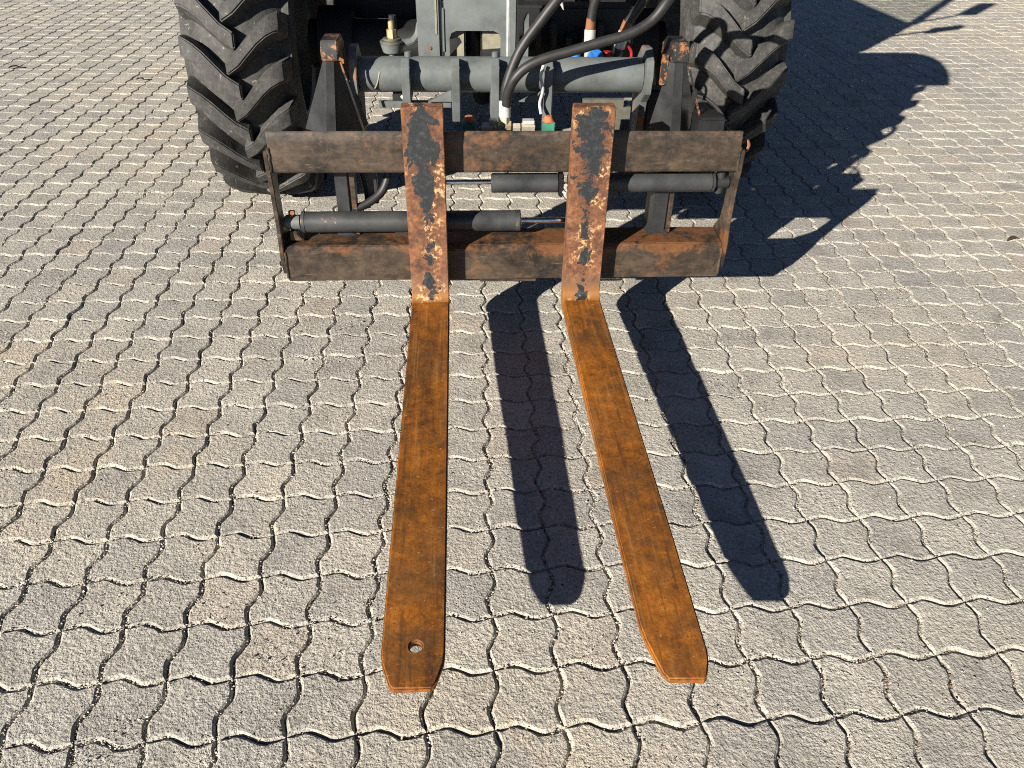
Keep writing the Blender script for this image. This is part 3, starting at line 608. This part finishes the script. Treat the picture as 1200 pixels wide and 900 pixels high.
MB().prism([(-0.150, 0.715), (-0.112, 0.722), (-0.105, 0.708), (-0.145, 0.668), (-0.100, 0.668), (-0.100, 0.775), (-0.150, 0.775)], 'y', 0.473, 0.480, 0.0).prism([(-0.048, 0.690), (0.020, 0.695), (0.020, 0.775), (-0.048, 0.775)], 'y', 0.473, 0.480, 0.001).build('back_plate', M['cream'], bo)
MB().cyl((-0.074, 0.535, 0.60), (-0.074, 0.535, 0.86), 0.021, 24).build('tilt_cylinder', M['black'], bo)
MB().box(-0.0995, -0.097, 0.482, 0.60, 0.66, 0.775, 0.0).box(-0.0505, -0.048, 0.482, 0.60, 0.66, 0.775, 0.0).build('link_plate', M['dark'], bo)
MB().prism([(0.066, 0.66), (0.080, 0.66), (0.080, 0.785), (0.076, 0.782), (0.068, 0.765)], 'y', 0.445, 0.50, 0.001).build('spike_plate', M['grey'], bo)
# --- ball joint and lever left of the boom
bj = MB().cyl((-0.302, 0.50, 0.662), (-0.302, 0.50, 0.700), 0.010, 16).cyl((-0.302, 0.50, 0.676), (-0.302, 0.50, 0.700), 0.027, 24, r2=0.034, bev=0.002).build('ball_joint', M['grey'], ld)
MB().cyl((-0.302, 0.50, 0.7005), (-0.302, 0.50, 0.708), 0.0345, 24, bev=0.002).cyl((-0.302, 0.50, 0.7085), (-0.302, 0.50, 0.714), 0.026, 24, bev=0.001).build('washer', M['olive'], bj)
MB().cyl((-0.302, 0.50, 0.7145), (-0.302, 0.50, 0.737), 0.0145, 6, bev=0.001).cyl((-0.302, 0.50, 0.737), (-0.302, 0.50, 0.758), 0.0085, 14, bev=0.002).build('nut', M['zinc'], bj)
MB().cyl((-0.300, 0.545, 0.70), (-0.300, 0.545, 0.765), 0.011, 10).build('pin', M['dark'], bj)
MB().sweep([(-0.285, 0.50, 0.704), (-0.262, 0.50, 0.702), (-0.242, 0.50, 0.708), (-0.228, 0.50, 0.726), (-0.222, 0.51, 0.75)], 0.0105, 10).build('lever', M['grey'], bj)
# --- hydraulic couplings on the right
cp = MB().box(0.16, 0.39, 0.46, 0.52, 0.585, 0.655, 0.004).build('coupling_block', M['dark'], ld)
MB().cyl((0.213, 0.44, 0.662), (0.213, 0.44, 0.690), 0.0125, 20, bev=0.002).cyl((0.192, 0.45, 0.662), (0.192, 0.45, 0.683), 0.010, 16, bev=0.002).build('blue_cap', M['blue'], cp)
MB().box(0.238, 0.252, 0.428, 0.45, 0.655, 0.693, 0.002).build('coupling', M['ferrule'], cp)
MB().cyl((0.270, 0.425, 0.681), (0.270, 0.455, 0.681), 0.020, 28, bev=0.003).cyl((0.256, 0.425, 0.681), (0.256, 0.455, 0.681), 0.014, 28, bev=0.003).build('blue_cap', M['blue'], cp)
MB().cyl((0.305, 0.46, 0.655), (0.305, 0.46, 0.690), 0.013, 16).build('red_cap', M['red'], cp)
MB().sweep([(0.352, 0.45, 0.655), (0.370, 0.45, 0.668), (0.372, 0.45, 0.690), (0.362, 0.45, 0.705), (0.352, 0.45, 0.712)], 0.004, 8).build('red_ring', M['red'], cp)
MB().cyl((0.335, 0.455, 0.655), (0.337, 0.455, 0.70), 0.012, 12).build('coupling', M['dark'], cp)
for i in range(7):
    MB().box(0.08+0.05*i, 0.10+0.05*i, 0.80, 0.86, 0.60, 0.66+0.02*(i % 3), 0.003).build('valve_spool', M['black'], cp)
MB().box(0.06, 0.46, 0.86, 0.95, 0.56, 0.74, 0.008).build('valve_block', M['black'], cp)
# --- hoses
def hose(pts, ferr=None, ferr2=None, rust=None, r=0.0125):
    h = MB().sweep(pts, r, 14).build('hydraulic_hose', M['hose'], ld)
    for e in (ferr, ferr2):
        if e: MB().cyl(e[0], e[1], 0.0158, 18, bev=0.002).build('ferrule', M['ferrule'], h)
    if rust: MB().cyl(rust[0], rust[1], 0.0140, 18, r2=0.0132).build('rusted_end', M['hoserust'], h)
    return h
MB().cyl((0.001, 0.180, 0.562), (0.001, 0.181, 0.592), 0.0138, 6, bev=0.001).build('hose_nut', M['steel'], ft)
hA = hose([(0.001, 0.183, 0.622), (0.003, 0.186, 0.655), (0.013, 0.19, 0.692), (0.040, 0.195, 0.752), (0.085, 0.20, 0.812), (0.135, 0.205, 0.872), (0.20, 0.235, 0.93), (0.265, 0.285, 0.957), (0.302, 0.36, 0.938), (0.285, 0.42, 0.885), (0.256, 0.445, 0.815), (0.251, 0.45, 0.752)],
     ((0.001, 0.1812, 0.588), (0.001, 0.183, 0.630)), ((0.2515, 0.45, 0.694), (0.2505, 0.45, 0.750)), ((0.2505, 0.45, 0.7502), (0.2515, 0.45, 0.778)))
hB = hose([(0.004, 0.168, 0.622), (0.008, 0.160, 0.658), (0.022, 0.152, 0.690), (0.050, 0.15, 0.718), (0.095, 0.15, 0.739), (0.160, 0.15, 0.757), (0.234, 0.15, 0.778), (0.300, 0.15, 0.797), (0.352, 0.155, 0.826), (0.388, 0.16, 0.870), (0.425, 0.19, 0.912), (0.452, 0.25, 0.925), (0.448, 0.33, 0.905), (0.408, 0.41, 0.862), (0.374, 0.44, 0.80), (0.351, 0.446, 0.765)],
     None, ((0.338, 0.455, 0.700), (0.346, 0.449, 0.746)), ((0.346, 0.449, 0.7462), (0.353, 0.445, 0.772)))
MB().box(0.512, 0.585, 0.165, 0.25, 0.50, 0.590, 0.006).build('shadow_fill_block', M['black'], fc)  # added box behind the top bar, fills a gap in the carriage's ground shadow
MB().cyl((0.160, 0.45, 0.83), (0.172, 0.44, 0.80), 0.009, 10, r2=0.001).build('hose_clip', M['ferrule'], ld)
MB().box(0.42, 0.57, 0.40, 0.46, 0.40, 0.60, 0.006).build('sun_streak_blocker', M['black'], ld)  # added block, stops a sun streak between the carriage end and the tyre
# a few dark lumps of driveline below the boom, seen through the gaps
MB().box(-0.60, -0.30, 1.30, 1.50, 0.78, 0.98, 0.02).build('tank', M['black'], ld)
MB().sweep([(-0.05, 0.36, 0.60), (-0.06, 0.5, 0.585), (-0.08, 0.8, 0.62), (-0.05, 1.1, 0.66)], 0.03, 14).build('tilt_rod', M['black'], ld)

# ================================================================== leaves
def leaf(label, x, y, rz, ln):
    t = bmesh.new(); n = 9; L = []; Rr = []
    for i in range(n):
        s = i/(n-1); wv = ln*0.24*math.sin(math.pi*s)**0.8+0.0004; z = 0.004+0.16*ln*math.sin(s*2.6)
        L.append(t.verts.new((ln*(s-0.5), wv, z+0.25*wv))); Rr.append(t.verts.new((ln*(s-0.5), -wv*0.8, z+0.5*wv)))
    C = [t.verts.new((ln*(i/(n-1)-0.5), 0, 0.003+0.16*ln*math.sin(i/(n-1)*2.6))) for i in range(n)]
    for i in range(n-1): t.faces.new((C[i], C[i+1], L[i+1], L[i])); t.faces.new((C[i], Rr[i], Rr[i+1], C[i+1]))
    g = bmesh.ops.extrude_face_region(t, geom=t.faces[:]); bmesh.ops.translate(t, vec=(0, 0, 0.0012), verts=[v for v in g['geom'] if isinstance(v, bmesh.types.BMVert)])
    bmesh.ops.recalc_face_normals(t, faces=t.faces); me = bpy.data.meshes.new('dry_leaf'); t.to_mesh(me); t.free()
    o = link('dry_leaf', me, M['leaf']); o.location = (x, y, 0.001); o.rotation_euler = (0, 0, rz); return tag(o, label, 'leaf', 'dry leaves on the paving')
leaf('small dark dry leaf at the far left edge of the paving', -2.812, 4.171, 0.1, 0.07)
leaf('small dark dry leaf left of the tyre, far up the paving', -1.955, 3.87, -0.4, 0.06)
leaf('curled dark dry leaf on the sunlit pavers beyond the shadow', 1.897, 1.565, 0.2, 0.05)
